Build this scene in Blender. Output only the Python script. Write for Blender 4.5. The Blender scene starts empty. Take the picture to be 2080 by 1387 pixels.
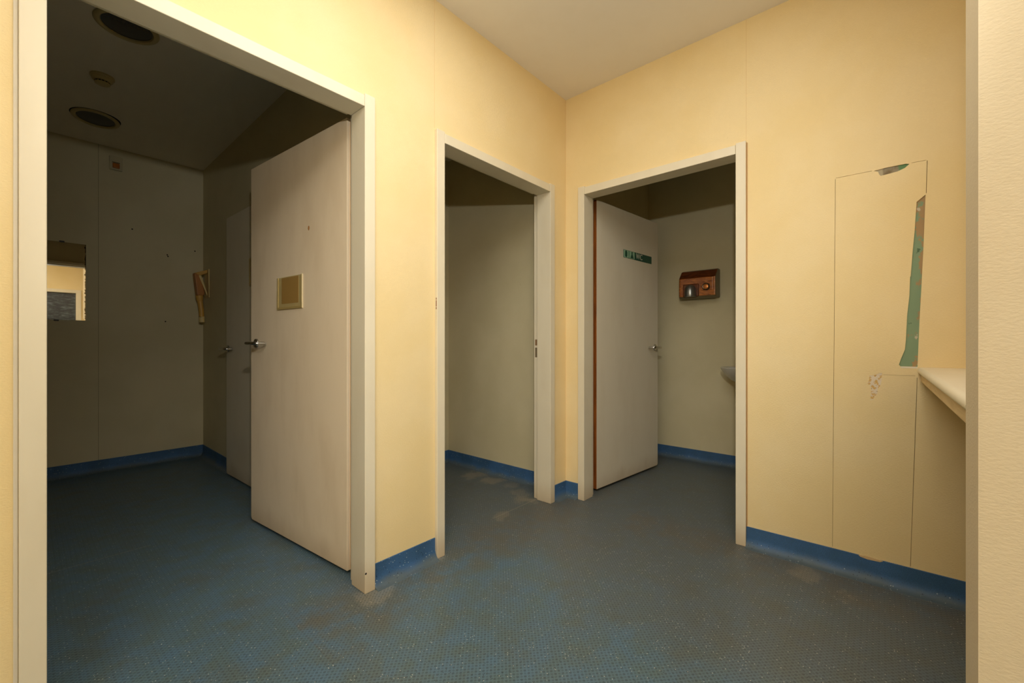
import bpy, bmesh, math, random
from mathutils import Vector, Matrix
random.seed(7)
sc = bpy.context.scene
COL = sc.collection
PI = math.pi

# ------------------------------------------------------------------ helpers
def s2l(c):
    c /= 255.0
    return c / 12.92 if c <= 0.04045 else ((c + 0.055) / 1.055) ** 2.4
def rgb(r, g, b): return (s2l(r), s2l(g), s2l(b), 1.0)

def tag(o, label=None, cat=None, group=None, kind=None):
    if label: o['label'] = label
    if cat: o['category'] = cat
    if group: o['group'] = group
    if kind: o['kind'] = kind
    return o
def empty(name, loc=(0, 0, 0), rz=0.0):
    o = bpy.data.objects.new(name, None); COL.objects.link(o)
    o.location = loc; o.rotation_euler = (0, 0, rz); o.empty_display_size = .05
    return o
def obj(name, bm, mats, parent=None, bevel=0.0, seg=2, smooth=False, loc=None, rot=None):
    bmesh.ops.recalc_face_normals(bm, faces=bm.faces)
    me = bpy.data.meshes.new(name); bm.to_mesh(me); bm.free()
    if not isinstance(mats, (list, tuple)): mats = [mats]
    for m in mats: me.materials.append(m)
    o = bpy.data.objects.new(name, me); COL.objects.link(o)
    if parent: o.parent = parent
    if loc: o.location = loc
    if rot: o.rotation_euler = rot
    if smooth:
        for p in me.polygons: p.use_smooth = True
        try: me.set_sharp_from_angle(angle=math.radians(40))
        except Exception: pass
    if bevel > 0:
        b = o.modifiers.new('bevel', 'BEVEL'); b.width = bevel; b.segments = seg
        b.limit_method = 'ANGLE'; b.angle_limit = math.radians(35)
    return o
def box(bm, x0, x1, y0, y1, z0, z1, mi=0):
    vs = [bm.verts.new((x, y, z)) for x in (x0, x1) for y in (y0, y1) for z in (z0, z1)]
    idx = [(0, 1, 3, 2), (4, 6, 7, 5), (0, 4, 5, 1), (2, 3, 7, 6), (0, 2, 6, 4), (1, 5, 7, 3)]
    fs = []
    for q in idx:
        f = bm.faces.new([vs[i] for i in q]); f.material_index = mi; fs.append(f)
    return fs
def boxo(name, x0, x1, y0, y1, z0, z1, mat, parent=None, bevel=0.0):
    bm = bmesh.new(); box(bm, x0, x1, y0, y1, z0, z1); return obj(name, bm, mat, parent, bevel)
def prism(bm, pts, mapf, a0, a1, mi=0):
    """polygon pts (p,q) swept between a0 and a1; mapf(p,q,a)->xyz"""
    A = [bm.verts.new(mapf(p, q, a0)) for p, q in pts]
    B = [bm.verts.new(mapf(p, q, a1)) for p, q in pts]
    n = len(pts)
    fs = [bm.faces.new(A), bm.faces.new(B)]
    for i in range(n): fs.append(bm.faces.new([A[i], A[(i + 1) % n], B[(i + 1) % n], B[i]]))
    for f in fs: f.material_index = mi
    return fs
def lathe(bm, prof, seg=40, mat=Matrix.Identity(4), mi=0, cap=True):
    """prof: (r,z) list, about Z then transformed by mat"""
    rings = []
    for r, z in prof:
        rings.append([bm.verts.new(mat @ Vector((r * math.cos(2 * PI * k / seg), r * math.sin(2 * PI * k / seg), z))) for k in range(seg)])
    for a, b in zip(rings, rings[1:]):
        for k in range(seg):
            f = bm.faces.new([a[k], a[(k + 1) % seg], b[(k + 1) % seg], b[k]]); f.material_index = mi
    if cap:
        for rg in (rings[0], rings[-1]):
            f = bm.faces.new(rg); f.material_index = mi
def tube(bm, path, r, seg=14, mi=0):
    """round tube along list of Vectors, r float or list"""
    path = [Vector(p) for p in path]; n = len(path)
    rs = r if isinstance(r, (list, tuple)) else [r] * n
    rings = []; up = Vector((0, 0, 1)); prev = None
    for i, p in enumerate(path):
        t = (path[min(i + 1, n - 1)] - path[max(i - 1, 0)]).normalized()
        if prev is None:
            a = t.orthogonal().normalized()
        else:
            a = (prev - t * prev.dot(t)).normalized()
        prev = a; b = t.cross(a)
        rings.append([bm.verts.new(p + (a * math.cos(2 * PI * k / seg) + b * math.sin(2 * PI * k / seg)) * rs[i]) for k in range(seg)])
    for a, b in zip(rings, rings[1:]):
        for k in range(seg):
            f = bm.faces.new([a[k], a[(k + 1) % seg], b[(k + 1) % seg], b[k]]); f.material_index = mi
    for rg in (rings[0], rings[-1]):
        f = bm.faces.new(rg); f.material_index = mi
def arc(cx, cy, r, a0, a1, n):
    return [(cx + r * math.cos(math.radians(a0 + (a1 - a0) * i / n)), cy + r * math.sin(math.radians(a0 + (a1 - a0) * i / n))) for i in range(n + 1)]

# ------------------------------------------------------------------ materials
class NT:
    def __init__(s, name):
        s.m = bpy.data.materials.new(name); s.m.use_nodes = True
        s.t = s.m.node_tree; s.n = s.t.nodes; s.b = s.n['Principled BSDF']
    def add(s, typ, **kw):
        n = s.n.new(typ)
        for k, v in kw.items(): setattr(n, k, v)
        return n
    def link(s, a, b): s.t.links.new(a, b)
    def pos(s): return s.add('ShaderNodeNewGeometry').outputs['Position']
    def objco(s): return s.add('ShaderNodeTexCoord').outputs['Object']
    def mapping(s, v, scale=(1, 1, 1), loc=(0, 0, 0)):
        m = s.add('ShaderNodeMapping'); m.inputs['Scale'].default_value = scale; m.inputs['Location'].default_value = loc
        s.link(v, m.inputs['Vector']); return m.outputs['Vector']
    def noise(s, v, scale, detail=3, rough=.55, dist=0.0):
        n = s.add('ShaderNodeTexNoise'); n.inputs['Scale'].default_value = scale; n.inputs['Detail'].default_value = detail
        n.inputs['Roughness'].default_value = rough; n.inputs['Distortion'].default_value = dist
        s.link(v, n.inputs['Vector']); return n.outputs['Fac']
    def ramp(s, f, a, b, smooth=True):
        n = s.add('ShaderNodeMapRange'); n.inputs['From Min'].default_value = a; n.inputs['From Max'].default_value = b
        n.interpolation_type = 'SMOOTHSTEP' if smooth else 'LINEAR'
        s.link(f, n.inputs['Value']); return n.outputs['Result']
    def math(s, op, a, b=None, c=None):
        n = s.add('ShaderNodeMath', operation=op)
        for i, v in enumerate((a, b, c)):
            if v is None: continue
            if isinstance(v, (int, float)): n.inputs[i].default_value = v
            else: s.link(v, n.inputs[i])
        return n.outputs[0]
    def mix(s, f, a, b, blend='MIX'):
        n = s.add('ShaderNodeMix', data_type='RGBA', blend_type=blend)
        for i, v in ((0, f), (6, a), (7, b)):
            if isinstance(v, (int, float)): n.inputs[i].default_value = v
            elif isinstance(v, tuple): n.inputs[i].default_value = v
            else: s.link(v, n.inputs[i])
        return n.outputs[2]
    def bump(s, h, strength=.2, dist=.001):
        n = s.add('ShaderNodeBump'); n.inputs['Strength'].default_value = strength; n.inputs['Distance'].default_value = dist
        s.link(h, n.inputs['Height']); s.link(n.outputs['Normal'], s.b.inputs['Normal'])
    def base(s, c):
        if isinstance(c, tuple): s.b.inputs['Base Color'].default_value = c
        else: s.link(c, s.b.inputs['Base Color'])
    def set(s, rough=.5, metal=0.0, spec=.5):
        s.b.inputs['Roughness'].default_value = rough; s.b.inputs['Metallic'].default_value = metal
        s.b.inputs['Specular IOR Level'].default_value = spec
        return s.m

def m_wallpaper(name, c1, c2, grain=.5, spec=.25):
    t = NT(name); p = t.pos()
    f = t.noise(p, 2.2, 4)
    fine = t.noise(t.mapping(p, (1, 1, 2.2)), 130, 5, .62)
    c = t.mix(t.ramp(f, .35, .65), c1, c2)
    v = t.ramp(fine, .25, .75, False)
    c = t.mix(t.math('MULTIPLY', v, .10), c, (c2[0] * .72, c2[1] * .68, c2[2] * .6, 1))
    # sparse little scuffs
    sp = t.ramp(t.noise(p, 23, 2), .76, .80)
    c = t.mix(t.math('MULTIPLY', sp, .10), c, (.25, .17, .08, 1))
    t.base(c); t.bump(fine, grain, .0022)
    return t.set(.62, 0, spec)
YEL = m_wallpaper('yellow_wallpaper', rgb(233, 211, 162), rgb(230, 206, 152))
DIMY = m_wallpaper('dimmed_yellow_wallpaper', rgb(208, 193, 163), rgb(204, 187, 155), .3)  # yellow paper toned down in colour to offset strong light on the pillar
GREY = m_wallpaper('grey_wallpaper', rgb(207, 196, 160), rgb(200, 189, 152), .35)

def m_paint(name, c, dirt=.12, rough=.4, spec=.4, grime=True):
    t = NT(name); p = t.pos()
    f = t.noise(t.mapping(p, (1, 1, .35)), 7, 4)
    g = t.noise(p, 60, 3)
    col = t.mix(t.math('MULTIPLY', t.ramp(f, .42, .72), dirt), c, (c[0] * .62, c[1] * .52, c[2] * .36, 1))
    if grime:   # scuffed dirt near the floor, with ragged edge
        sx = t.add('ShaderNodeSeparateXYZ'); t.link(p, sx.inputs[0])
        low = t.ramp(t.math('ADD', sx.outputs['Z'], t.math('MULTIPLY', f, .18)), .24, .07)
        col = t.mix(t.math('MULTIPLY', low, .42), col, rgb(150, 116, 66))
    t.base(col); t.bump(g, .05, .001)
    return t.set(rough, 0, spec)
CREAM = m_paint('cream_frame_paint', rgb(220, 209, 182))
LEAF = m_paint('beige_door_laminate', rgb(234, 214, 182), .18, .38)
LEAFG = m_paint('greige_door_laminate', rgb(216, 206, 182), .10, .42)
CEIL = m_paint('white_ceiling_paint', rgb(236, 229, 216), .04, .8, .1, False)
CEILG = m_paint('grey_ceiling_paint', rgb(242, 232, 214), .04, .8, .1, False)
PLAIN = {}
def plain(name, c, rough=.45, metal=0, spec=.5):
    if name not in PLAIN:
        t = NT(name); p = t.objco()
        n = t.noise(p, 40, 3)
        t.base(t.mix(t.math('MULTIPLY', n, .18), c, (c[0] * .7, c[1] * .7, c[2] * .7, 1)))
        PLAIN[name] = t.set(rough, metal, spec)
    return PLAIN[name]
CHROME = plain('brushed_steel', rgb(200, 196, 188), .22, 1.0)
SEAMM = plain('dark_seam', rgb(120, 88, 45), .8)

def m_wood(name, c1, c2, scale=(30, 30, 1.5), knots=False, rough=.5):
    t = NT(name); p = t.objco()
    f = t.noise(t.mapping(p, scale), 3.0, 4, .6, .6)
    c = t.mix(t.ramp(f, .3, .7), c1, c2)
    if knots:
        k = t.ramp(t.noise(t.mapping(p, (14, 14, 5)), 1.0, 2), .70, .76)
        c = t.mix(k, c, rgb(120, 66, 22))
    t.base(c); t.bump(f, .1, .001)
    return t.set(rough, 0, .4)
WOODB = m_wood('dark_brown_wood_edge', rgb(150, 84, 28), rgb(104, 52, 14))
PINE = m_wood('raw_pine_lipping', rgb(214, 176, 130), rgb(224, 190, 148), knots=True)
BATTEN = m_wood('scuffed_cream_batten', rgb(206, 180, 130), rgb(188, 158, 106), (2, 30, 30))

def m_floor():
    t = NT('blue_studded_vinyl'); p = t.pos()
    sx = t.add('ShaderNodeSeparateXYZ'); t.link(p, sx.inputs[0]); X, Y = sx.outputs['X'], sx.outputs['Y']
    def lattice(ox, oy, px=.0177, py=.0165):
        u = t.math('SUBTRACT', t.math('FRACT', t.math('ADD', t.math('DIVIDE', X, px), 100 + ox)), .5)
        v = t.math('SUBTRACT', t.math('FRACT', t.math('ADD', t.math('DIVIDE', Y, py), 100 + oy)), .5)
        u = t.math('MULTIPLY', u, 1.0); v = t.math('MULTIPLY', v, 1.0)
        return t.math('SQRT', t.math('ADD', t.math('MULTIPLY', u, u), t.math('MULTIPLY', v, v)))
    d1, d2 = lattice(0, 0), lattice(.5, .5)
    dot = t.math('MAXIMUM', t.ramp(d1, .31, .21), t.math('MULTIPLY', t.ramp(d2, .29, .19), .7))
    big = t.noise(p, 1.5, 4, .6)
    med = t.noise(p, 5.5, 4, .6)
    hue = t.noise(p, 11, 3, .6)
    fine = t.noise(p, 260, 2, .6)
    blue, teal, grey = rgb(84, 110, 127), rgb(87, 106, 107), rgb(94, 96, 91)
    c = t.mix(t.ramp(hue, .30, .70), blue, teal)
    # worn traffic zone: greyer in front of the inner doors
    wear = t.ramp(t.math('ADD', X, t.math('MULTIPLY', t.math('SUBTRACT', big, .5), 2.2)), -1.45, -.55)
    side = t.ramp(t.math('ADD', Y, t.math('MULTIPLY', t.math('SUBTRACT', med, .5), .8)), -2.2, -.2)
    c = t.mix(t.math('MULTIPLY', wear, .72), c, grey)
    c = t.mix(t.math('MULTIPLY', t.ramp(med, .45, .75), .35), c, rgb(92, 88, 76))
    # dirt that has gathered along the foot of the two walls
    n1 = t.math('MULTIPLY', t.math('SUBTRACT', med, .5), .28)
    def band(co, a, b, lo, hi):
        q = t.math('ADD', co, n1)
        return t.math('MULTIPLY', t.ramp(q, a, b), t.ramp(q, lo, hi))
    onroom = t.math('MULTIPLY', t.math('LESS_THAN', Y, .3), t.math('GREATER_THAN', X, -1.8))
    bl = t.math('MULTIPLY', band(Y, -.34, -.10, .16, .02), onroom)
    br = t.math('MULTIPLY', band(X, -.36, -.12, .10, .02), t.math('LESS_THAN', Y, -.5))
    dirt = t.math('MULTIPLY', t.math('MAXIMUM', bl, br), t.ramp(hue, .30, .6))
    c = t.mix(t.math('MULTIPLY', dirt, .5), c, rgb(102, 94, 80))
    # pale dried stains
    st = None
    for (x, y, r, w) in ((-.10, .80, .13, .8), (-.115, .60, .12, .9), (-.10, .42, .08, .5), (-.25, .15, .10, .85), (-.17, .28, .08, .5),
                         (-.56, .09, .07, .55), (-1.15, .02, .09, .6), (-1.52, -.06, .10, .6), (-.13, -1.39, .07, .55), (-.225, -1.54, .075, .6), (-.09, -1.20, .06, .5)):
        q = t.add('ShaderNodeVectorMath', operation='DISTANCE'); t.link(p, q.inputs[0]); q.inputs[1].default_value = (x, y, 0)
        dd = t.math('ADD', q.outputs['Value'], t.math('MULTIPLY', t.math('SUBTRACT', med, .5), .22))
        dd = t.math('ADD', dd, t.math('MULTIPLY', t.math('SUBTRACT', hue, .5), .12))
        mk = t.math('MULTIPLY', t.ramp(dd, r, r * .35), w)
        st = mk if st is None else t.math('MAXIMUM', st, mk)
    c = t.mix(t.math('MULTIPLY', st, .7), c, rgb(150, 138, 112))
    # studs, grain, chips
    c = t.mix(t.math('MULTIPLY', dot, .46), c, rgb(32, 36, 36))
    c = t.mix(t.math('MULTIPLY', t.ramp(fine, .35, .65), .22), c, rgb(40, 52, 56))
    v = t.add('ShaderNodeTexVoronoi'); v.inputs['Scale'].default_value = 130; t.link(p, v.inputs['Vector'])
    sep = t.add('ShaderNodeSeparateColor'); t.link(v.outputs['Color'], sep.inputs[0])
    inn = t.ramp(v.outputs['Distance'], .26, .17)
    wch = t.math('MULTIPLY', t.math('GREATER_THAN', sep.outputs[0], .88), inn)
    bch = t.math('MULTIPLY', t.math('LESS_THAN', sep.outputs[0], .10), inn)
    c = t.mix(t.math('MULTIPLY', wch, .75), c, rgb(196, 194, 178))
    c = t.mix(t.math('MULTIPLY', bch, .8), c, rgb(18, 22, 26))
    # welded sheet joints
    for co, at, lo, hi, axis in ((Y, 1.22, -3.9, -2.03, X), (Y, .105, -.62, -.19, X)):
        ln = t.ramp(t.math('ABSOLUTE', t.math('SUBTRACT', co, at)), .0035, .0015)
        ln = t.math('MULTIPLY', ln, t.math('MULTIPLY', t.math('GREATER_THAN', axis, lo), t.math('LESS_THAN', axis, hi)))
        c = t.mix(t.math('MULTIPLY', ln, .5), c, rgb(150, 140, 118))
    t.base(c)
    h = t.math('ADD', t.math('MULTIPLY', dot, 1.0), t.math('MULTIPLY', fine, .25))
    t.bump(h, .35, .0010)
    return t.set(.42, 0, .35)
FLOOR = m_floor()
def m_skirt():
    t = NT('blue_flecked_cove_vinyl'); p = t.pos()
    c = t.mix(t.ramp(t.noise(p, 6, 4), .35, .65), rgb(60, 96, 136), rgb(54, 86, 118))
    c = t.mix(t.math('MULTIPLY', t.ramp(t.noise(p, 260, 2), .4, .65), .3), c, rgb(34, 50, 66))
    sx = t.add('ShaderNodeSeparateXYZ'); t.link(p, sx.inputs[0])
    low = t.ramp(t.math('ADD', sx.outputs['Z'], t.math('MULTIPLY', t.noise(p, 9, 3), .05)), .062, .026)
    c = t.mix(t.math('MULTIPLY', low, .75), c, rgb(84, 90, 82))
    v = t.add('ShaderNodeTexVoronoi'); v.inputs['Scale'].default_value = 110; t.link(p, v.inputs['Vector'])
    sep = t.add('ShaderNodeSeparateColor'); t.link(v.outputs['Color'], sep.inputs[0])
    inn = t.ramp(v.outputs['Distance'], .28, .18)
    c = t.mix(t.math('MULTIPLY', t.math('MULTIPLY', t.math('GREATER_THAN', sep.outputs[0], .90), inn), .6), c, rgb(190, 196, 190))
    c = t.mix(t.math('MULTIPLY', t.math('MULTIPLY', t.math('LESS_THAN', sep.outputs[0], .12), inn), .8), c, rgb(12, 18, 28))
    t.base(c); return t.set(.55, 0, .3)
SKIRT = m_skirt()
def m_plaster():
    t = NT('old_green_paint'); p = t.pos()
    f = t.noise(t.mapping(p, (1, 1, .7)), 22, 5, .65); g = t.noise(t.mapping(p, (1, 1, .6), (3, 1, 7)), 24, 4, .6)
    sx = t.add('ShaderNodeSeparateXYZ'); t.link(p, sx.inputs[0])
    q = t.math('ADD', f, t.math('MULTIPLY', t.math('ADD', sx.outputs['Y'], 1.735), -3.2))
    q = t.math('ADD', q, t.math('MULTIPLY', t.math('SUBTRACT', sx.outputs['Z'], 1.3), .16))
    c = t.mix(t.ramp(q, .60, .64), rgb(124, 144, 112), rgb(158, 130, 90))
    c = t.mix(t.ramp(g, .66, .68), c, rgb(188, 176, 150))
    c = t.mix(t.ramp(g, .33, .30), c, rgb(84, 104, 78))
    t.base(c); t.bump(f, .3, .001); return t.set(.7, 0, .2)
PLASTER = m_plaster()
def m_torn():
    t = NT('torn_paper_backing'); p = t.pos()
    f = t.noise(p, 70, 4, .6)
    c = t.mix(t.ramp(f, .44, .5), rgb(206, 166, 100), rgb(222, 206, 180))
    c = t.mix(t.ramp(f, .62, .66), c, rgb(160, 128, 84))
    t.base(c); t.bump(f, .5, .002); return t.set(.8, 0, .1)
TORN = m_torn()
def m_brown():
    t = NT('bare_brown_board'); p = t.pos(); f = t.noise(p, 30, 4, .65)
    sx = t.add('ShaderNodeSeparateXYZ'); t.link(p, sx.inputs[0])
    c = t.mix(t.ramp(f, .4, .6), rgb(120, 104, 78), rgb(142, 132, 110))
    c = t.mix(t.ramp(t.math('ADD', sx.outputs['Y'], t.math('MULTIPLY', f, .02)), -1.690, -1.698), c, rgb(96, 128, 88))
    c = t.mix(t.ramp(t.math('ADD', sx.outputs['Y'], t.math('MULTIPLY', f, .01)), -1.652, -1.646), c, rgb(172, 160, 132))
    t.base(c); return t.set(.8, 0, .1)
BROWNB = m_brown()

# ------------------------------------------------------------------ key dimensions (metres; corner of the two yellow walls at the origin)
H = 2.733       # lobby ceiling
H2 = 2.67       # inner rooms
D1 = (-2.422, -1.527)   # clear openings along X in the left wall
D2 = (-1.096, -.206)
D3 = (-.159, -1.074)    # clear opening along Y in the right wall
DH = 2.04
CW = .048       # casing width
WT = .11        # wall thickness
NECK = .026

# ------------------------------------------------------------------ floor, ceilings
o = boxo('floor', -4.7, 1.7, -3.7, 3.4, -.06, 0, FLOOR)
tag(o, 'worn blue studded vinyl floor running through the lobby and rooms', 'floor', kind='structure')
o = boxo('ceiling', -4.6, 0, -3.6, 0, H, H + .08, CEIL)
tag(o, 'pale plain ceiling over the yellow lobby', 'ceiling', kind='structure')
o = boxo('ceiling', -3.9, -1.36, WT, 3.154, H2, H2 + .08, CEILG)
tag(o, 'dim grey ceiling of the dark room behind the widest doorway', 'ceiling', kind='structure')
o = boxo('ceiling', -1.25, .02, WT, 1.26, H2, H2 + .08, CEILG)
tag(o, 'ceiling of the small middle room', 'ceiling', kind='structure')
o = boxo('ceiling', WT, 1.47, -1.55, .03, H2, H2 + .08, CEILG)
tag(o, 'ceiling of the toilet room', 'ceiling', kind='structure')

# ------------------------------------------------------------------ walls
def paint_by_normal(bm, fn):
    bmesh.ops.recalc_face_normals(bm, faces=bm.faces)
    for f in bm.faces: f.material_index = fn(f.normal, f.calc_center_median())
# left wall (plane y=0), openings for door 1 and door 2
bm = bmesh.new()
holes = [(D1[0] - NECK, D1[1] + NECK), (D2[0] - NECK, D2[1] + NECK)]
xs = [-4.6, holes[0][0], holes[0][1], holes[1][0], holes[1][1], .02]
for i in (0, 2, 4): box(bm, xs[i], xs[i + 1], 0, WT, 0, H)
for a, b in holes: box(bm, a, b, 0, WT, DH + NECK, H)
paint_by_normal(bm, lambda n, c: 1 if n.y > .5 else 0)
wl = obj('wall_left', bm, [YEL, GREY]); tag(wl, 'yellow papered wall with the wide doorway and the narrow open doorway', 'wall', kind='structure')

# right wall: core plus a thin papered board skin with real cut lines and torn holes
bm = bmesh.new()
h3 = (D3[0] + NECK, D3[1] - NECK)
box(bm, .006, WT, h3[0], 0, 0, H); box(bm, .006, WT, -3.6, h3[1], 0, H); box(bm, .006, WT, h3[1], h3[0], DH + NECK, H)
wr = obj('wall_right', bm, GREY)
wr.data.materials.append(plain('seam_brown', rgb(130, 98, 54), .9))  # brown front of the core, visible through the cut lines
for pgn in wr.data.polygons:
    if pgn.normal.x < -.5: pgn.material_index = 1
tag(wr, 'yellow papered wall with the toilet doorway and a patched torn panel', 'wall', kind='structure')
STRIP = [(-1.788, 1.669), (-1.761, 1.644), (-1.755, 1.521), (-1.749, 1.439), (-1.743, 1.335), (-1.741, 1.330), (-1.739, 1.252), (-1.732, 1.169), (-1.728, 1.065),
         (-1.725, 1.023), (-1.713, .985), (-1.706, .958), (-1.711, .951), (-1.764, .951), (-1.770, 1.147), (-1.776, 1.291), (-1.782, 1.455)]
TOP = [(-1.624, 1.811), (-1.639, 1.803), (-1.642, 1.791), (-1.647, 1.783), (-1.66, 1.784), (-1.701, 1.788), (-1.725, 1.797), (-1.739, 1.810), (-1.728, 1.814), (-1.665, 1.8145)]
LOW = [(-1.609, .906), (-1.626, .909), (-1.641, .918), (-1.652, .921), (-1.651, .908), (-1.65, .886), (-1.646, .864), (-1.637, .849), (-1.636, .827), (-1.626, .811),
       (-1.624, .802), (-1.613, .797), (-1.614, .825), (-1.616, .847), (-1.611, .862), (-1.603, .87), (-1.609, .888)]
def slot(a, b, w):
    a, b = Vector(a), Vector(b); d = (b - a).normalized(); n = Vector((-d.y, d.x)) * (w / 2)
    return [tuple(a + n), tuple(b + n), tuple(b - n), tuple(a - n)]
cuts = [STRIP, TOP, LOW,
        slot((-1.489, 1.809), (-1.478, .103), .0014),
        slot((-1.491, 1.813), (-1.618, 1.8125), .0014), slot((-1.745, 1.8125), (-1.791, 1.812), .0014),
        slot((-1.793, 1.809), (-1.790, 1.674), .0018), slot((-1.763, .905), (-1.742, .103), .0016),
        slot((-1.657, .9125), (-1.757, .9125), .0008)]
cu = bpy.data.curves.new('skin_outline', 'CURVE'); cu.dimensions = '2D'; cu.fill_mode = 'BOTH'; cu.extrude = .003
def spl(pts):
    s = cu.splines.new('POLY'); s.points.add(len(pts) - 1); s.use_cyclic_u = True
    for q, (a, b) in zip(s.points, pts): q.co = (a, b, 0, 1)
spl([(0, 0), (h3[0], 0), (h3[0], DH + NECK), (h3[1], DH + NECK), (h3[1], 0), (-3.6, 0), (-3.6, H), (0, H)])
for c_ in cuts: spl(c_)
tmp = bpy.data.objects.new('skin_tmp', cu); COL.objects.link(tmp)
bpy.context.view_layer.update()
me = bpy.data.meshes.new_from_object(tmp.evaluated_get(bpy.context.evaluated_depsgraph_get()))
bpy.data.objects.remove(tmp)
for v in me.vertices: v.co = (.003 + v.co.z, v.co.x, v.co.y)
bm = bmesh.new(); bm.from_mesh(me)
skin = obj('wallpapered_board', bm, YEL, wr)
def plate(name, pts, mat, label, x0=.0045, x1=.006):
    bm = bmesh.new(); cx = sum(p[0] for p in pts) / len(pts); cz = sum(p[1] for p in pts) / len(pts)
    q = [(cx + (a - cx) * 1.0, cz + (b - cz) * 1.0) for a, b in pts]
    prism(bm, q, lambda a, b, t: (t, a, b), x0, x1)
    o = obj(name, bm, mat, wr); o['label'] = label; return o
plate('torn_strip', STRIP, PLASTER, 'long torn strip showing old green paint')
plate('torn_patch', TOP, BROWNB, 'small tear at the top of the panel showing brown board')
plate('torn_patch', LOW, TORN, 'small ragged tear in the paper showing white backing', .0015, .006)
bm = bmesh.new(); box(bm, -.0006, .0044, -1.764, -1.712, .9435, .9508); o = obj('torn_edge', bm, plain('white_torn_paper', rgb(226, 214, 190), .8), wr); o['label'] = 'white paper edge under the green strip'
# faint paper joints
for nm, par, b in (('paper_joint', wl, (-1.1465, -1.145, -.0006, 0, 2.102, H)), ('paper_joint', wr, (-.0006, 0, -1.1205, -1.119, 2.102, H)), ('paper_joint', wl, (-.0012, 0, -.0012, 0, .10, H))):
    boxo(nm, *b, mat=plain('paper_joint', rgb(222, 190, 138), .7), parent=par)

def wall(name, x0, x1, y0, y1, z1, mats, label, fn=None):
    bm = bmesh.new(); box(bm, x0, x1, y0, y1, 0, z1)
    if fn: paint_by_normal(bm, fn)
    o = obj(name, bm, mats); return tag(o, label, 'wall', kind='structure')
wall('wall_pillar', -1.51, -1.386, -3.6, -1.757, H, DIMY, 'end of a yellow partition wall standing close at the edge of the view')
wall('wall_niche', -1.386, 0, -2.56, -2.45, H, YEL, 'yellow back wall of the counter niche')
wall('wall_far', -4.7, -4.6, -3.6, .11, H, YEL, 'yellow end wall of the lobby')
bm = bmesh.new()   # rear wall with the opening seen in the mirror
RO = (-2.70, -1.75)
box(bm, -4.6, RO[0], -3.71, -3.6, 0, H); box(bm, RO[1], 0, -3.71, -3.6, 0, H); box(bm, RO[0], RO[1], -3.71, -3.6, 2.06, H)
o = obj('wall_rear', bm, YEL); tag(o, 'yellow wall behind the lobby, seen in the mirror', 'wall', kind='structure')
wall('wall_room_back', -4.0, -1.25, 3.154, 3.264, H2 + .08, GREY, 'grey back wall of the dark room with the mirror')
wall('wall_room_side', -1.36, -1.25, WT, 3.154, H2 + .08, GREY, 'grey side wall of the dark room behind the open beige door')
wall('wall_room_end', -4.0, -3.9, WT, 3.154, H2 + .08, GREY, 'grey end wall of the dark room')
wall('wall_middle_side', .02, .13, WT, 1.37, H2 + .08, GREY, 'grey side wall of the small middle room')
wall('wall_middle_back', -1.25, .02, 1.26, 1.37, H2 + .08, GREY, 'grey back wall of the small middle room')
wall('wall_toilet_side', .13, 1.58, .03, WT, H2 + .08, GREY, 'grey side wall of the toilet behind its open door')
wall('wall_toilet_back', 1.47, 1.58, -1.66, .03, H2 + .08, GREY, 'grey back wall of the toilet with the hand dryer')
wall('wall_toilet_end', WT, 1.47, -1.66, -1.55, H2 + .08, GREY, 'grey end wall of the toilet')
# paper joint and little nail holes on the dark room's back wall
wb = bpy.data.objects['wall_room_back']
boxo('paper_joint', -2.067, -2.0655, 3.1534, 3.154, .10, H2, plain('dark_joint', rgb(70, 62, 44), .9), wb)
for (x, z) in ((-1.625, 1.838), (-1.62, 1.825), (-1.423, 1.904), (-1.638, 1.243), (-1.86, 2.02)):
    bm = bmesh.new(); lathe(bm, [(.006, 0), (.003, .0012)], 10, Matrix.Translation((x, 3.154, z)) @ Matrix.Rotation(PI / 2, 4, 'X')); obj('nail_hole', bm, plain('nail_hole', rgb(40, 30, 20), .9), wb)

# ------------------------------------------------------------------ coved skirting
PROF = [(0, .10), (.0035, .0985), (.0035, .050)] + [(.0035 + .034 - .034 * math.cos(math.radians(a)), .050 - .0485 * math.sin(math.radians(a))) for a in (15, 30, 45, 60, 75, 90)] + [(.044, .0009), (.046, 0), (0, 0)]
def skirt(name, label, mapf, u0, u1, m0=0.0, m1=0.0):
    """mapf(u,d,z); mitre: u shifted by m*d at each end"""
    bm = bmesh.new()
    A = [bm.verts.new(mapf(u0 + m0 * d, d, z)) for d, z in PROF]; B = [bm.verts.new(mapf(u1 + m1 * d, d, z)) for d, z in PROF]
    n = len(PROF); bm.faces.new(A); bm.faces.new(B)
    for i in range(n): bm.faces.new([A[i], A[(i + 1) % n], B[(i + 1) % n], B[i]])
    o = obj(name, bm, SKIRT, smooth=True); return tag(o, label, 'skirting', kind='structure')
ml = lambda u, d, z: (u, -d, z)
mr = lambda u, d, z: (-d, u, z)
skirt('baseboard_left', 'short blue coved skirting between the two left doorways', ml, D1[1] + CW, D2[0] - CW)
skirt('baseboard_corner', 'tiny blue skirting left of the yellow corner', ml, D2[1] + CW, 0, 0, -1)
skirt('baseboard_corner', 'tiny blue skirting right of the yellow corner', mr, D3[0] + CW, 0, 0, -1)
bb = skirt('baseboard_right', 'long blue coved skirting under the patched yellow panel', mr, -2.45, D3[1] - CW)
skirt('baseboard_far', 'blue skirting at the outer side of the wide doorway', ml, -4.6, D1[0] - CW)
skirt('baseboard_room_back', 'blue skirting along the dark room back wall', lambda u, d, z: (u, 3.154 - d, z), -3.9, -1.36, 0, -1)
skirt('baseboard_room_side', 'blue skirting in the far corner of the dark room', lambda u, d, z: (-1.36 - d, u, z), 2.31, 3.154, 0, -1)
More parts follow.
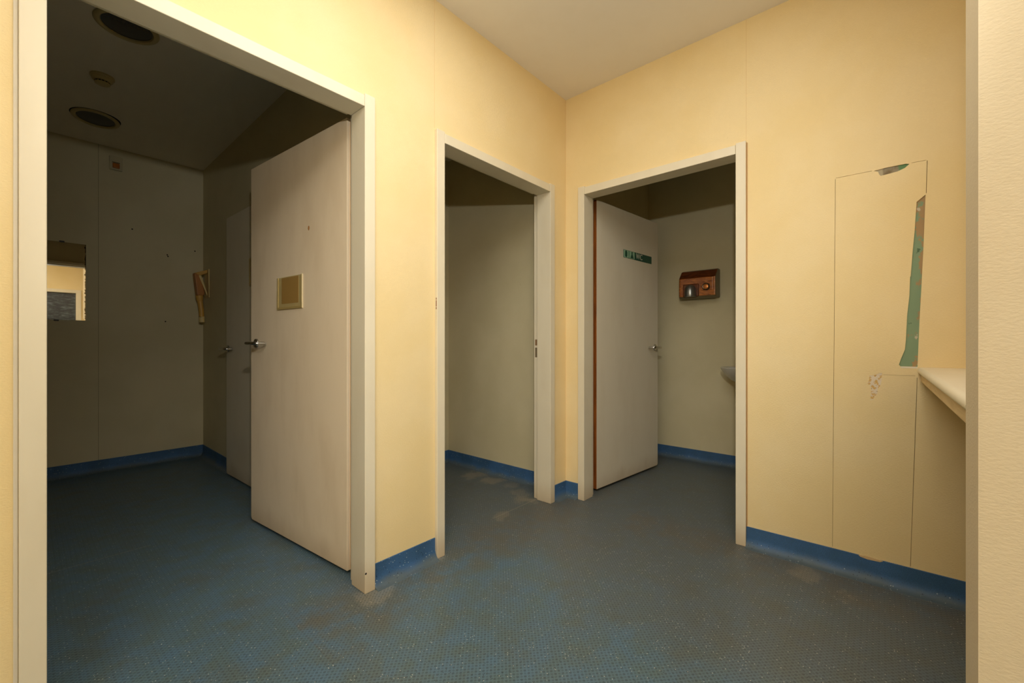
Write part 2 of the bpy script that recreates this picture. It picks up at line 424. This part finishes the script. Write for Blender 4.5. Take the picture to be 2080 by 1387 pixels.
skirt('baseboard_middle_side', 'blue skirting of the small middle room', lambda u, d, z: (.02 - d, u, z), WT + .02, 1.26, 0, -1)
skirt('baseboard_middle_back', 'blue skirting at the back of the small middle room', lambda u, d, z: (u, 1.26 - d, z), -1.25, .02, 0, -1)
skirt('baseboard_toilet_back', 'blue skirting below the hand dryer', lambda u, d, z: (1.47 - d, u, z), -1.55, .03, 0, -1)
skirt('baseboard_toilet_side', 'blue skirting behind the toilet door', lambda u, d, z: (u, .03 - d, z), .14, 1.47, 0, -1)
bm = bmesh.new(); prism(bm, [(-1.572, .099), (-1.578, .094), (-1.603, .090), (-1.645, .092), (-1.655, .099), (-1.60, .1035)], lambda a, b, t: (t, a, b), -.0046, -.0002)
o = obj('broken_chip', bm, plain('chip_tan', rgb(206, 176, 128), .8), bb); o['label'] = 'tan broken chip on the skirting top edge'

# ------------------------------------------------------------------ door frames
def frame_profile(ui, s):
    """jamb section (u,d): s=+1 when the jamb lies on the +u side of the opening"""
    uo = ui + s * CW; ur = ui + s * .016; un = ui + s * NECK
    return [(uo, -.02), (ui, -.02), (ui, .092), (ur, .092), (ur, .130), (uo, .130), (uo, WT), (un, WT), (un, 0), (uo, 0)]
def door_frame(root, lo, hi, mp, label):
    fr = empty('door_frame'); fr.parent = root
    for ui, s in ((lo, -1), (hi, 1)):
        bm = bmesh.new(); prism(bm, frame_profile(ui, s), lambda u, d, z: mp(u, d, z), 0, DH + .056)
        obj('jamb', bm, CREAM, fr, .0022, 2)
    bm = bmesh.new()
    prism(bm, frame_profile(DH, 1), lambda z, d, u: mp(u, d, z), lo + .0008, hi - .0008)
    # the head sits between the jambs; its upper lip reaches 2 mm less
    obj('head', bm, CREAM, fr, .0022, 2)
    return fr
mpl = lambda u, d, z: (u, d, z)
mpr = lambda u, d, z: (d, u, z)
door1 = empty('door_1'); tag(door1, 'wide cream doorway with its beige door standing open into the dark room', 'door', kind='structure')
f1 = door_frame(door1, D1[0], D1[1], mpl, '')
door2 = empty('door_2'); tag(door2, 'narrow cream doorway without a visible door, beside the yellow corner', 'door', kind='structure')
f2 = door_frame(door2, D2[0], D2[1], mpl, '')
door3 = empty('door_3'); tag(door3, 'cream toilet doorway with its greige door open inward', 'door', kind='structure')
f3 = door_frame(door3, D3[1], D3[0], mpr, '')
# sealant bead by the outer jamb of door 1, narrow brown bead by door 3
boxo('sealant_bead', D1[0] - CW - .009, D1[0] - CW - .0005, -.006, 0, 0, DH + .056, plain('white_sealant', rgb(214, 206, 188), .5), f1, .002)
boxo('sealant_bead', -.004, 0, D3[1] - CW - .0035, D3[1] - CW - .0003, .10, DH + .05, plain('old_sealant', rgb(178, 132, 76), .6), f3)
# strike plate in the rebate of door 2
sp = boxo('strike_plate', D2[1] + .0145, D2[1] + .016, .096, .122, .94, 1.09, CREAM, f2)
boxo('latch_hole', D2[1] + .0138, D2[1] + .0145, .100, .118, .955, 1.02, plain('grey_latch', rgb(112, 98, 72), .5), f2)
boxo('latch_hole', D2[1] + .0138, D2[1] + .0145, .100, .118, 1.035, 1.075, plain('brown_void', rgb(128, 96, 60), .9), f2)
# chipped paint on frame edges
for par, pts in ((f2, [(D2[0] - CW - .0006, -.012, z) for z in (1.222, 1.235, 1.245, 1.255, 1.268)]),):
    for (x, y, z) in pts:
        bm = bmesh.new(); box(bm, x, x + .0006, y - .0025, y + .0025, z - .006, z + .004); obj('paint_chip', bm, plain('rust_chip', rgb(120, 72, 40), .8), par)
bm = bmesh.new(); lathe(bm, [(.0045, 0), (.004, .0006)], 10, Matrix.Translation((D1[1] + .004, -.0201, .085)) @ Matrix.Rotation(PI / 2, 4, 'X')); obj('paint_chip', bm, plain('matte_black', rgb(20, 16, 12), .9), f1)

# ------------------------------------------------------------------ door leaves
def leaf(parent, A, B, zb, zt, th, mats, side, edge_mi, corner=.018):
    """slab from hinge corner A to B (visible face), thickness th to the far side. local x along leaf, y: 0..side*th"""
    A = Vector(A); B = Vector(B); L = (B - A).length; ang = math.atan2((B - A).y, (B - A).x)
    bm = bmesh.new()
    r = corner
    out = [(0, 0), (L - r, 0)] + [(L - r + r * math.sin(math.radians(a)), r - r * math.cos(math.radians(a))) for a in (30, 60, 90)] + [(L, zt - zb), (0, zt - zb)]
    prism(bm, out, lambda p, q, t: (p, t, q), 0, side * th)
    bmesh.ops.recalc_face_normals(bm, faces=bm.faces)
    for f in bm.faces:
        if f.normal.x < -.9: f.material_index = edge_mi
    o = obj('door_leaf', bm, mats, parent, .0016, 2, loc=(A.x, A.y, zb), rot=(0, 0, ang))
    return o, L
def lever(parent, L, zl, side, back=.055, toward=-1, reach=.125, rose=.026, ret=True):
    """lever handle on the visible face (y = 0, outward = -side)"""
    n = -side
    bm = bmesh.new(); x = L - back
    M = Matrix.Translation((x, 0, zl)) @ Matrix.Rotation(n * -PI / 2, 4, 'X')
    lathe(bm, [(rose, 0.0), (rose, .005), (rose - .002, .0085), (.013, .0095), (.0125, .012)], 28, M)
    lv = .062
    path = [Vector((x, n * .010, zl)), Vector((x, n * (lv - .020), zl))]
    for a in range(0, 91, 15):
        ra = math.radians(a); path.append(Vector((x + toward * (.018 - .018 * math.cos(ra)), n * (lv - .018 + .018 * math.sin(ra)), zl)))
    path.append(Vector((x + toward * (reach - .018), n * lv, zl - .001)))
    if ret:
        for a in range(15, 91, 15):
            ra = math.radians(a); path.append(Vector((x + toward * (reach - .018 + .018 * math.sin(ra)), n * (lv - .018 + .018 * math.cos(ra)), zl - .001)))
        path.append(Vector((x + toward * reach, n * .014, zl - .001)))
    tube(bm, path, .0092, 16)
    o = obj('door_handle', bm, CHROME, parent, smooth=True); o['label'] = 'steel lever handle'
    return o
LIP = [LEAF, PINE]
leaf1, L1 = leaf(door1, (-1.5045, .173, 0), (-1.588, 1.142, 0), .020, 2.070, .040, LIP, -1, 0)
# local +y is to the left of hinge->free direction = -X side ; visible face is y=0, body goes to -y (towards +X)
lever(leaf1, L1, 1.03, -1, .075)
bm = bmesh.new(); box(bm, -.0012, 0, -.040, -.014, .002, 2.046); o = obj('edge_lipping', bm, PINE, leaf1); o['label'] = 'bare pine strip on the door edge'
bm = bmesh.new()
lathe(bm, [(.0085, 0), (.007, .0007), (.0012, .0008)], 7, Matrix.Translation((.33, 0, 1.603)) @ Matrix.Rotation(-PI / 2, 4, 'X') @ Matrix.Scale(1.5, 4, (0, 1, 0)))
o = obj('paint_chip', bm, plain('ochre_chip', rgb(170, 116, 56), .8), leaf1); o['label'] = 'small ochre chip in the door paint'
leaf3, L3 = leaf(door3, (.183, -.138, 0), (1.057, -.224, 0), .020, 2.063, .040, [LEAFG, WOODB], 1, 1)
lever(leaf3, L3, .995, 1, .05, reach=.12)

# door flat against the side wall of the dark room
door4 = empty('door_4'); tag(door4, 'dim greige door in the dark room, half hidden behind the open beige door', 'door', kind='structure')
leaf4, L4 = leaf(door4, (-1.378, 1.385, 0), (-1.402, 2.298, 0), .012, 2.045, .038, [LEAFG], -1, 0)
lever(leaf4, L4, .995, -1, .045, reach=.13)
# joint the door hangs on
boxo('hinge_post', -1.376, -1.361, 1.36, 1.384, 0, 2.05, CREAM, door4, .002)

# rear door seen only in the mirror
door5 = empty('door_5'); tag(door5, 'white framed dark glazed door reflected in the mirror', 'door', kind='structure')
fr = empty('door_frame'); fr.parent = door5
for x0, x1 in ((RO[0], RO[0] + .07), (RO[1] - .07, RO[1])): boxo('jamb', x0, x1, -3.71, -3.58, 0, 2.06, CREAM, fr, .002)
boxo('head', RO[0] + .07, RO[1] - .07, -3.71, -3.58, 2.0, 2.06, CREAM, fr, .002)
def m_black():
    t = NT('scuffed_dark_glazing'); p = t.pos()
    f = t.noise(t.mapping(p, (6, 6, 26)), 1.5, 5, .7, .5)
    t.base(t.mix(t.ramp(f, .45, .8), rgb(40, 42, 44), rgb(110, 122, 124)))
    return t.set(.35, 0, .5)
boxo('door_leaf', RO[0] + .072, RO[1] - .072, -3.68, -3.64, .01, 1.998, m_black(), door5, .002)

# ------------------------------------------------------------------ door-mounted holders and sign
ACR = NT('yellowed_clear_acrylic')
_tr = ACR.add('ShaderNodeBsdfTransparent'); _tr.inputs['Color'].default_value = (.93, .90, .80, 1)
_gl = ACR.add('ShaderNodeBsdfGlossy'); _gl.inputs['Roughness'].default_value = .08
_mx = ACR.add('ShaderNodeMixShader'); _fr = ACR.add('ShaderNodeFresnel'); _fr.inputs['IOR'].default_value = 1.45
_mx.inputs[0].default_value = .07; ACR.link(_tr.outputs[0], _mx.inputs[1]); ACR.link(_gl.outputs[0], _mx.inputs[2])
ACR.link(_mx.outputs[0], ACR.n['Material Output'].inputs['Surface']); ACRM = ACR.m
CARD = plain('brown_card', rgb(198, 166, 112), .7); CARDE = plain('pale_card', rgb(224, 212, 178), .7)
def holder(name, ml_, L, xc, zc, w, h, side, label):
    r = empty(name); r.matrix_world = ml_
    n = -side; x0, x1, z0, z1 = xc - w / 2, xc + w / 2, zc - h / 2, zc + h / 2
    y = lambda a, b: (min(n * a, n * b), max(n * a, n * b))
    bm = bmesh.new(); box(bm, x0, x1, *y(.0003, .0015), z0, z1); obj('backing', bm, CARDE, r)
    bm = bmesh.new(); box(bm, x0 + .042, x1 - .045, *y(.0016, .0024), z0 + .03, z1 - .004); obj('card', bm, CARD, r)
    bm = bmesh.new()
    box(bm, x0, x0 + .012, *y(.0016, .006), z0, z1); box(bm, x1 - .012, x1, *y(.0016, .006), z0, z1); box(bm, x0 + .012, x1 - .012, *y(.0016, .006), z0, z0 + .012)
    obj('rail', bm, plain('yellowed_plastic_edge', rgb(216, 198, 152), .3), r, .001)
    bm = bmesh.new(); box(bm, x0 + .001, x1 - .001, *y(.0062, .0082), z0, z1 - .002); obj('cover', bm, ACRM, r, .0006)
    return tag(r, label, 'card holder')
bpy.context.view_layer.update()
def leaf_x(o, wx, wy): return (o.matrix_world.inverted() @ Vector((wx, wy, 0))).x
holder('card_holder', leaf1.matrix_world.copy(), L1, .515, 1.315 - .020, .262, .172, -1, 'square clear card holder with a brown card on the beige open door')
holder('card_holder', leaf4.matrix_world.copy(), L4, .285, 1.563 - .012, .26, .20, -1, 'card holder on the dim door in the dark room, mostly hidden by the beige door')

# WC sign
sg = empty('toilet_sign'); sg.matrix_world = leaf3.matrix_world.copy()
SX0, SX1, SZ0, SZ1 = .345, .770, 1.705 - .020, 1.765 - .020
GRN = plain('dark_green_plastic', rgb(26, 82, 62), .35); PALE = plain('pale_green_print', rgb(150, 186, 152), .5); WHT = plain('off_white_print', rgb(222, 214, 190), .5)
boxo('sign_plate', SX0, SX1, -.0025, -.0003, SZ0, SZ1, GRN, sg, .0006)
def flat(name, pts, mat, y0=-.0032, y1=-.0026):
    bm = bmesh.new(); prism(bm, pts, lambda a, b, t: (a, t, b), y0, y1); return obj(name, bm, mat, sg)
hz = SZ1 - SZ0
def px(fr): return SX0 + (SX1 - SX0) * fr
def pz(fr): return SZ0 + hz * fr
# two pale picture fields: left with a standing figure, right with a figure in a skirt
flat('picture_field', [(px(.01), pz(.04)), (px(.17), pz(.04)), (px(.17), pz(.96)), (px(.01), pz(.96))], PALE)
flat('picture_field', [(px(.19), pz(.04)), (px(.37), pz(.04)), (px(.37), pz(.96)), (px(.19), pz(.96))], PALE)
flat('figure', [(px(.055), pz(.10)), (px(.105), pz(.10)), (px(.115), pz(.30)), (px(.115), pz(.70)), (px(.10), pz(.92)), (px(.06), pz(.92)), (px(.045), pz(.70)), (px(.045), pz(.30))], GRN, -.0038, -.0033)
flat('figure', [(px(.225), pz(.10)), (px(.335), pz(.10)), (px(.295), pz(.62)), (px(.30), pz(.92)), (px(.26), pz(.92)), (px(.265), pz(.62))], GRN, -.0038, -.0033)
fc = bpy.data.curves.new('lettering', 'FONT'); fc.body = 'WC'; fc.size = .062; fc.extrude = .0004; fc.align_x = 'LEFT'; fc.align_y = 'BOTTOM_BASELINE'
fo = bpy.data.objects.new('lettering', fc); COL.objects.link(fo); bpy.context.view_layer.update()
me = bpy.data.meshes.new_from_object(fo.evaluated_get(bpy.context.evaluated_depsgraph_get())); bpy.data.objects.remove(fo)
me.materials.clear(); me.materials.append(WHT)
w0 = max(v.co.x for v in me.vertices)
for v in me.vertices: v.co = (px(.42) + v.co.x * (px(.65) - px(.42)) / w0, -.0030 + v.co.z * -1, pz(.20) + v.co.y)
fo = bpy.data.objects.new('lettering', me); COL.objects.link(fo); fo.parent = sg; fo['label'] = 'WC in pale letters'
tag(sg, 'dark green strip sign lettered WC on the toilet door', 'sign')

# ------------------------------------------------------------------ mirror
def m_mirror():
    t = NT('old_mirror_silver'); p = t.pos(); sx = t.add('ShaderNodeSeparateXYZ'); t.link(p, sx.inputs[0])
    e = t.math('SUBTRACT', -2.1395, sx.outputs['X'])           # distance from the flaking edge
    f = t.noise(p, 55, 4, .7)
    k = t.math('MULTIPLY', t.math('LESS_THAN', t.math('ADD', e, t.math('MULTIPLY', f, .030)), .0185), 1.0)
    t.base(t.mix(k, rgb(236, 234, 226), rgb(90, 80, 60)))
    return t.set(.015, 1.0, .5)
mr_ = empty('wall_mirror', (-2.44, 3.15, 1.534))
x0, x1, z0, z1 = -.30, .302, -.303, .303
bm = bmesh.new()
A = [bm.verts.new((x, .0035, z)) for x, z in ((x0, z0), (x1, z0), (x1, z1), (x0, z1))]
B = [bm.verts.new((x, .0005, z)) for x, z in ((x0, z0), (x1, z0), (x1, z1), (x0, z1))]
Cc = [bm.verts.new((x, .0001, z)) for x, z in ((x0 + .016, z0 + .016), (x1 - .016, z0 + .016), (x1 - .016, z1 - .016), (x0 + .016, z1 - .016))]
bm.faces.new(A)
for P, Q in ((A, B), (B, Cc)):
    for i in range(4): bm.faces.new([P[i], P[(i + 1) % 4], Q[(i + 1) % 4], Q[i]])
bm.faces.new(Cc)
obj('mirror_glass', bm, m_mirror(), mr_)
for (x, z) in ((.17, .306), (-.17, .306), (.14, -.306), (-.14, -.306)):
    bm = bmesh.new(); box(bm, x - .014, x + .014, -.004, .0035, z - .006, z + .006); obj('mirror_clip', bm, plain('dark_clip', rgb(50, 44, 34), .5), mr_, .001)
tag(mr_, 'small frameless mirror on the back wall of the dark room', 'mirror')

# ------------------------------------------------------------------ ceiling fittings of the dark room
RING = plain('yellowed_cream_plastic', rgb(196, 178, 124), .45)
def m_dk():
    t = NT('dark_lamp_glass'); p = t.objco()
    w = t.add('ShaderNodeTexChecker'); w.inputs['Scale'].default_value = 90; t.link(p, w.inputs['Vector'])
    t.base(t.mix(w.outputs['Fac'], rgb(34, 32, 32), rgb(54, 50, 48))); return t.set(.25, 0, .5)
DK = m_dk()
def downlight(loc, tilt, label):
    r = empty('recessed_downlight', loc)
    bm = bmesh.new(); lathe(bm, [(.128, 0), (.128, -.003), (.124, -.008), (.112, -.011), (.104, -.009), (.100, -.002), (.100, 0)], 56, cap=False)
    bm.faces.ensure_lookup_table()
    o = obj('trim_ring', bm, RING, r, smooth=True); o.rotation_euler = tilt
    if tilt[0] or tilt[1]: o.location.z = -.009
    bm = bmesh.new(); lathe(bm, [(.0995, -.0005), (.0995, -.002), (.06, -.004), (.002, -.005)], 48)
    o = obj('lamp_glass', bm, DK, r, smooth=True); o.rotation_euler = tilt
    if tilt[0] or tilt[1]: o.location.z = -.009
    if tilt[0]:
        bm = bmesh.new(); lathe(bm, [(.133, 0), (.133, -.0012)], 48); obj('gap_shade_disc', bm, plain('matte_black', rgb(20, 16, 12), .9), r)  # black disc painted as the shade in the gap above the tilted ring
    return tag(r, label, 'ceiling light', 'round dead ceiling lights of the dark room')
downlight((-2.115, 1.265, H2), (0, 0, 0), 'round dark ceiling light nearer the doorway, cut by the door head')
downlight((-2.125, 2.60, H2), (math.radians(-3.5), math.radians(1.5), 0), 'round dark ceiling light nearer the mirror wall, hanging slightly loose')
sd = empty('smoke_detector', (-2.15, 1.92, H2))
bm = bmesh.new(); lathe(bm, [(.056, 0), (.056, -.010), (.052, -.014)], 40); obj('base', bm, RING, sd, smooth=True)
bm = bmesh.new(); lathe(bm, [(.050, -.014), (.050, -.022), (.044, -.030), (.036, -.033)], 40); obj('body', bm, RING, sd, smooth=True)
bm = bmesh.new()
for k in range(14):
    a = 2 * PI * k / 14; M = Matrix.Rotation(a, 4, 'Z') @ Matrix.Translation((.0345, 0, -.037))
    fs = box(bm, -.002, .002, -.0028, .0028, -.004, .004)
    bmesh.ops.transform(bm, matrix=M, verts=list({v for f in fs for v in f.verts}))
obj('sensor_slot', bm, plain('slot_cream', rgb(150, 130, 80), .5), sd)
bm = bmesh.new(); lathe(bm, [(.033, -.033), (.033, -.041)], 32); obj('sensor_core', bm, plain('matte_black', rgb(20, 16, 12), .9), sd)
bm = bmesh.new(); lathe(bm, [(.036, -.041), (.035, -.047), (.026, -.052), (.004, -.053)], 40); obj('cap', bm, RING, sd, smooth=True)
tag(sd, 'yellowed round smoke detector between the two dead ceiling lights', 'smoke detector')

# alarm indicator on the back wall
al = empty('alarm_indicator', (-1.963, 3.154, 2.541))
bm = bmesh.new(); box(bm, -.0395, .0395, -.022, 0, -.056, .056); obj('housing', bm, plain('aged_white_plastic', rgb(190, 178, 140), .4), al, .003, 3)
bm = bmesh.new(); box(bm, -.022, .022, -.036, -.0222, -.044, -.003); obj('lens', bm, plain('amber_lens', rgb(176, 104, 40), .12), al, .006, 3)
bm = bmesh.new(); box(bm, -.024, .024, -.0245, -.0222, .000, .008); obj('lens_slot', bm, plain('olive_slot', rgb(112, 98, 56), .5), al)
tag(al, 'small square alarm box with an amber lens high on the dark wall', 'alarm light')

# yellowed hair dryer in the dark corner
OLD = plain('yellowed_old_plastic', rgb(206, 158, 72), .45); OLDD = plain('darker_old_plastic', rgb(176, 112, 40), .45); OLDL = plain('paler_old_plastic', rgb(222, 196, 132), .45)
hd = empty('wall_hair_dryer', (-1.36, 3.0, 1.24))
bm = bmesh.new(); prism(bm, [(0, .225), (-.006, .225), (-.010, .48), (0, .485)], lambda a, b, t: (a, t, b), -.06, .06); obj('wall_plate', bm, OLDL, hd, .003)
bm = bmesh.new()
prism(bm, [(-.107, .437), (-.086, .240), (-.040, .240), (-.030, .262), (-.058, .395), (-.075, .430)], lambda a, b, t: (a, t, b), -.035, .035); obj('body', bm, OLDD, hd, .006, 3)
bm = bmesh.new(); prism(bm, [(-.107, .437), (-.012, .476), (-.012, .445), (-.070, .418)], lambda a, b, t: (a, t, b), -.042, .042); obj('hood', bm, OLD, hd, .004, 3)
bm = bmesh.new(); prism(bm, [(-.078, .418), (-.058, .422), (-.012, .262), (-.012, .232)], lambda a, b, t: (a, t, b), -.040, .040); obj('cradle_arm', bm, OLDL, hd, .003)
bm = bmesh.new(); tube(bm, [(-.064, 0, .24), (-.062, 0, .215), (-.058, 0, .19)], [.030, .028, .022], 20)
obj('collar', bm, OLD, hd, smooth=True)
bm = bmesh.new(); tube(bm, [(-.058, 0, .19), (-.050, 0, .12), (-.046, 0, .05)], [.021, .020, .019], 20)
obj('handle_tube', bm, OLD, hd, smooth=True)
bm = bmesh.new(); tube(bm, [(-.046, 0, .05), (-.045, 0, .046), (-.044, 0, .0)], [.021, .0235, .0225], 20); obj('end_cap', bm, OLDL, hd, smooth=True)
tag(hd, 'yellowed plastic hair dryer hooked in the corner of the dark room', 'hair dryer')

# ------------------------------------------------------------------ hand dryer in the toilet
def m_faux():
    t = NT('wood_look_enamel'); p = t.objco()
    f = t.noise(t.mapping(p, (3, 5, 22)), 3.0, 5, .65, 1.2)
    c = t.mix(t.ramp(f, .3, .72), rgb(112, 52, 14), rgb(196, 116, 44)); t.base(c)
    t.b.inputs['Coat Weight'].default_value = .4; return t.set(.28, 0, .5)
FAUX = m_faux()
hdy = empty('hand_dryer', (1.47, -.455, 1.566))   # local: -x out of the wall, y along wall, z up
BRZ = plain('dull_bronze_side', rgb(112, 98, 68), .35, .2)
DKW = m_wood('shaded_dark_wood_look', rgb(104, 50, 16), rgb(74, 34, 10), (3, 5, 22), rough=.25)
HW, DX = .152, .138
bm = bmesh.new()
prism(bm, [(0, -.124), (0, .124), (-.050, .124), (-.078, .114), (-.130, .060), (-DX, .046), (-DX, -.110), (-.126, -.124)], lambda p, q, t: (p, t, q), -HW, HW)
bmesh.ops.recalc_face_normals(bm, faces=bm.faces)
for f_ in bm.faces:
    n_ = f_.normal
    f_.material_index = 1 if (abs(n_.y) > .6 or n_.z < -.6) else 2 if n_.z > .3 else 0  # top face coloured dark to carry the dim ceiling's reflection
bd = obj('body', bm, [FAUX, BRZ, DKW], hdy, .014, 4); bd['label'] = 'wood-look brown cover'
bm = bmesh.new(); box(bm, -DX - .004, -DX + .004, -.130, .140, -.066, .046); o = obj('front_panel', bm, FAUX, hdy, .003, 3); o['label'] = 'brighter wood-look front panel'
bm = bmesh.new(); box(bm, -DX - .018, -DX + .004, -.020, .112, -.114, -.004); obj('nozzle_block', bm, DKW, hdy, .008, 4)
bm = bmesh.new()   # steel spout: half barrel with a domed top
rg = []
for zz, rad, out in [(-.012, .010, .012), (-.016, .024, .028), (-.027, .037, .042), (-.046, .045, .050), (-.080, .048, .054), (-.112, .048, .054), (-.117, .046, .052)]:
    rg.append([bm.verts.new((-DX - .014 - out * math.sin(PI * k / 20), .047 + rad * math.cos(PI * k / 20), zz)) for k in range(21)])
for p_, q_ in zip(rg, rg[1:]):
    for k in range(20): bm.faces.new([p_[k], p_[k + 1], q_[k + 1], q_[k]])
for row in (rg[0], rg[-1]): bm.faces.new(row)
for p_, q_ in zip(rg, rg[1:]): bm.faces.new([p_[0], q_[0], q_[-1], p_[-1]])
o = obj('nozzle', bm, plain('grey_steel', rgb(150, 150, 146), .3, .85), hdy, smooth=True); o['label'] = 'grey metal air nozzle'
M = Matrix.Translation((-DX - .004, -.078, -.036)) @ Matrix.Rotation(-PI / 2, 4, 'Y')
bm = bmesh.new(); lathe(bm, [(.032, -.001), (.032, .008), (.027, .012), (.022, .010)], 32, M); obj('button_ring', bm, plain('dark_bronze', rgb(88, 70, 50), .3, .6), hdy, smooth=True)
bm = bmesh.new(); lathe(bm, [(.0215, .004), (.021, .013), (.015, .016), (.002, .0165)], 32, M); o = obj('push_button', bm, plain('copper_button', rgb(200, 124, 58), .3, .5), hdy, smooth=True); o['label'] = 'round copper push button'
tag(hdy, 'wood-look brown hand dryer with a steel nozzle on the toilet wall', 'hand dryer')

# wash basin (only its rounded end shows past the jamb)
wbn = empty('wash_basin', (1.47, -.925, .86))
CER = plain('grey_white_ceramic', rgb(206, 202, 190), .15)
bm = bmesh.new()
def oval(zz, sy, sx_, back=0.0, n=40):
    row = []
    for k in range(n):
        a = 2 * PI * k / n
        y = sy * math.copysign(abs(math.cos(a)) ** .8, math.cos(a)); x = -sx_ * .5 - sx_ * .5 * math.copysign(abs(math.sin(a)) ** .8, math.sin(a))
        row.append(bm.verts.new((min(x, 0.0), y, zz)))
    return row
rows = [oval(-.150, .075, .16), oval(-.135, .14, .24), oval(-.100, .19, .33), oval(-.055, .225, .385), oval(-.020, .245, .41), oval(-.004, .250, .42), oval(0, .246, .415)]
def oval2(zz, sy, sx_, cx=-.235, n=40): return [bm.verts.new((cx - sx_ * math.sin(2 * PI * k / n), sy * math.cos(2 * PI * k / n), zz)) for k in range(n)]
rows += [oval2(-.002, .205, .145), oval2(-.012, .195, .135), oval2(-.055, .165, .11), oval2(-.095, .10, .07), oval2(-.105, .02, .015)]
for a, b in zip(rows, rows[1:]):
    n = len(a)
    for k in range(n): bm.faces.new([a[k], a[(k + 1) % n], b[(k + 1) % n], b[k]])
bm.faces.new(rows[0]); bm.faces.new(rows[-1])
obj('bowl', bm, CER, wbn, smooth=True)
bm = bmesh.new(); tube(bm, [(-.045, 0, 0), (-.045, 0, .07), (-.055, 0, .095), (-.08, 0, .105), (-.14, 0, .085)], [.018, .016, .013, .012, .010], 16); obj('tap', bm, CHROME, wbn, smooth=True)
bm = bmesh.new(); tube(bm, [(-.09, 0, -.12), (-.09, 0, -.30), (-.05, 0, -.34), (0, 0, -.34)], .016, 14); obj('waste_pipe', bm, CHROME, wbn, smooth=True)
tag(wbn, 'grey-white wash basin on the toilet wall, mostly hidden by the door jamb', 'wash basin')

# ------------------------------------------------------------------ countertop in the niche
ct = empty('countertop', (-.67, -1.77, .92))
LAM = m_paint('cream_worktop_laminate', rgb(226, 216, 192), .08, .32, .45, False)
top, bot, yf, r = .949, .919, -1.764, .014
X0, X1 = -1.318, -.0005
outer = [(-2.449, top), (yf - r, top)] + arc(yf - r, top - r, r, 90, 0, 6)[1:] + arc(yf - r, bot + r, r, 0, -90, 6) + [(yf - .05, bot)]
inner = [(yf - .05, bot + .002), (yf - r, bot + .002)] + arc(yf - r, bot + r, r - .002, -90, 0, 6)[1:] + arc(yf - r, top - r, r - .002, 0, 90, 6) + [(-2.449, top - .002)]
def cmap(y, z, x): return (x + .67, y + 1.77, z - .92)
bm = bmesh.new(); prism(bm, outer + inner, cmap, X0, X1); obj('laminate_skin', bm, LAM, ct, smooth=True)
core = [(-2.449, top - .0021), (yf - r, top - .0021)] + arc(yf - r, top - r, r - .0021, 90, 0, 6)[1:] + arc(yf - r, bot + r, r - .0021, 0, -90, 6)[:-1] + [(yf - r, bot + .0021), (yf - .051, bot + .0021), (-2.449, bot + .0021)]
bm = bmesh.new(); prism(bm, core, cmap, X0 + .0015, X1 - .001); o = obj('chipboard_core', bm, m_wood('dark_chipboard', rgb(96, 62, 36), rgb(130, 92, 56), (60, 60, 60)), ct); o['label'] = 'dark chipboard end'
bm = bmesh.new(); prism(bm, [(yf - .010, bot - .0005), (yf - .030, bot - .0005), (yf - .030, .889), (yf - .010, .889)], cmap, X0 - .03, X1 - .004); o = obj('support_batten', bm, BATTEN, ct, .0015); o['label'] = 'cream painted wooden batten under the front edge'
tag(ct, 'cream worktop with rounded front edge fixed in the niche beside the patched wall', 'worktop')

# ------------------------------------------------------------------ lights
def light(name, typ, loc, energy, color=(1, 1, 1), **kw):
    l = bpy.data.lights.new(name, typ); l.energy = energy; l.color = color
    for k, v in kw.items(): setattr(l, k, v)
    o = bpy.data.objects.new(name, l); COL.objects.link(o); o.location = loc; return o
S = (-2.42, -1.66, 1.70)
UPC = (1.0, 1.0, .975)
up = light('lamp_uplight', 'SPOT', S, 500, UPC, spot_size=math.radians(84), spot_blend=1.0, shadow_soft_size=.03)
up.rotation_euler = Vector((0, 0, 1)).to_track_quat('-Z', 'Y').to_euler()
light('ceiling_fill', 'AREA', (-3.7, -2.3, H - .012), 58, UPC, shape='RECTANGLE', size=1.2, size_y=1.2)  # added soft fill, unseen, no fixture behind it
light('ceiling_fill', 'AREA', (-1.6, -1.1, H - .012), 23, UPC, shape='RECTANGLE', size=1.2, size_y=1.2)  # second added fill, evens out brightness towards the corner
sp_ = light('lamp_spill', 'SPOT', S, 60, UPC, spot_size=math.radians(108), spot_blend=.6, shadow_soft_size=.02)
sp_.rotation_euler = Vector((math.cos(math.radians(43)), math.sin(math.radians(43)), 0)).to_track_quat('-Z', 'Y').to_euler()

w = bpy.data.worlds.new('world'); sc.world = w; w.use_nodes = True
w.node_tree.nodes['Background'].inputs['Color'].default_value = (.02, .018, .015, 1); w.node_tree.nodes['Background'].inputs['Strength'].default_value = 0.0

# ------------------------------------------------------------------ camera
cam = bpy.data.cameras.new('camera'); co = bpy.data.objects.new('camera', cam); COL.objects.link(co)
co.location = (-2.46, -1.644, 1.05)
cam.sensor_width = 36; cam.lens = 860 / 2080 * 36; cam.shift_y = 3.5 / 2080
cam.clip_start = .02
co.rotation_euler = (PI / 2, 0, math.atan2(.6558, .755) - PI / 2)
sc.camera = co
sc.view_settings.view_transform = 'Standard'; sc.view_settings.look = 'None'; sc.view_settings.gamma = 1; sc.view_settings.exposure = 0
sc.view_settings.use_curve_mapping = False
sc.cycles.use_denoising = True
sc.cycles.caustics_reflective = False; sc.cycles.caustics_refractive = False
sc.cycles.max_bounces = 10; sc.cycles.diffuse_bounces = 6
sc.cycles.sample_clamp_indirect = 3
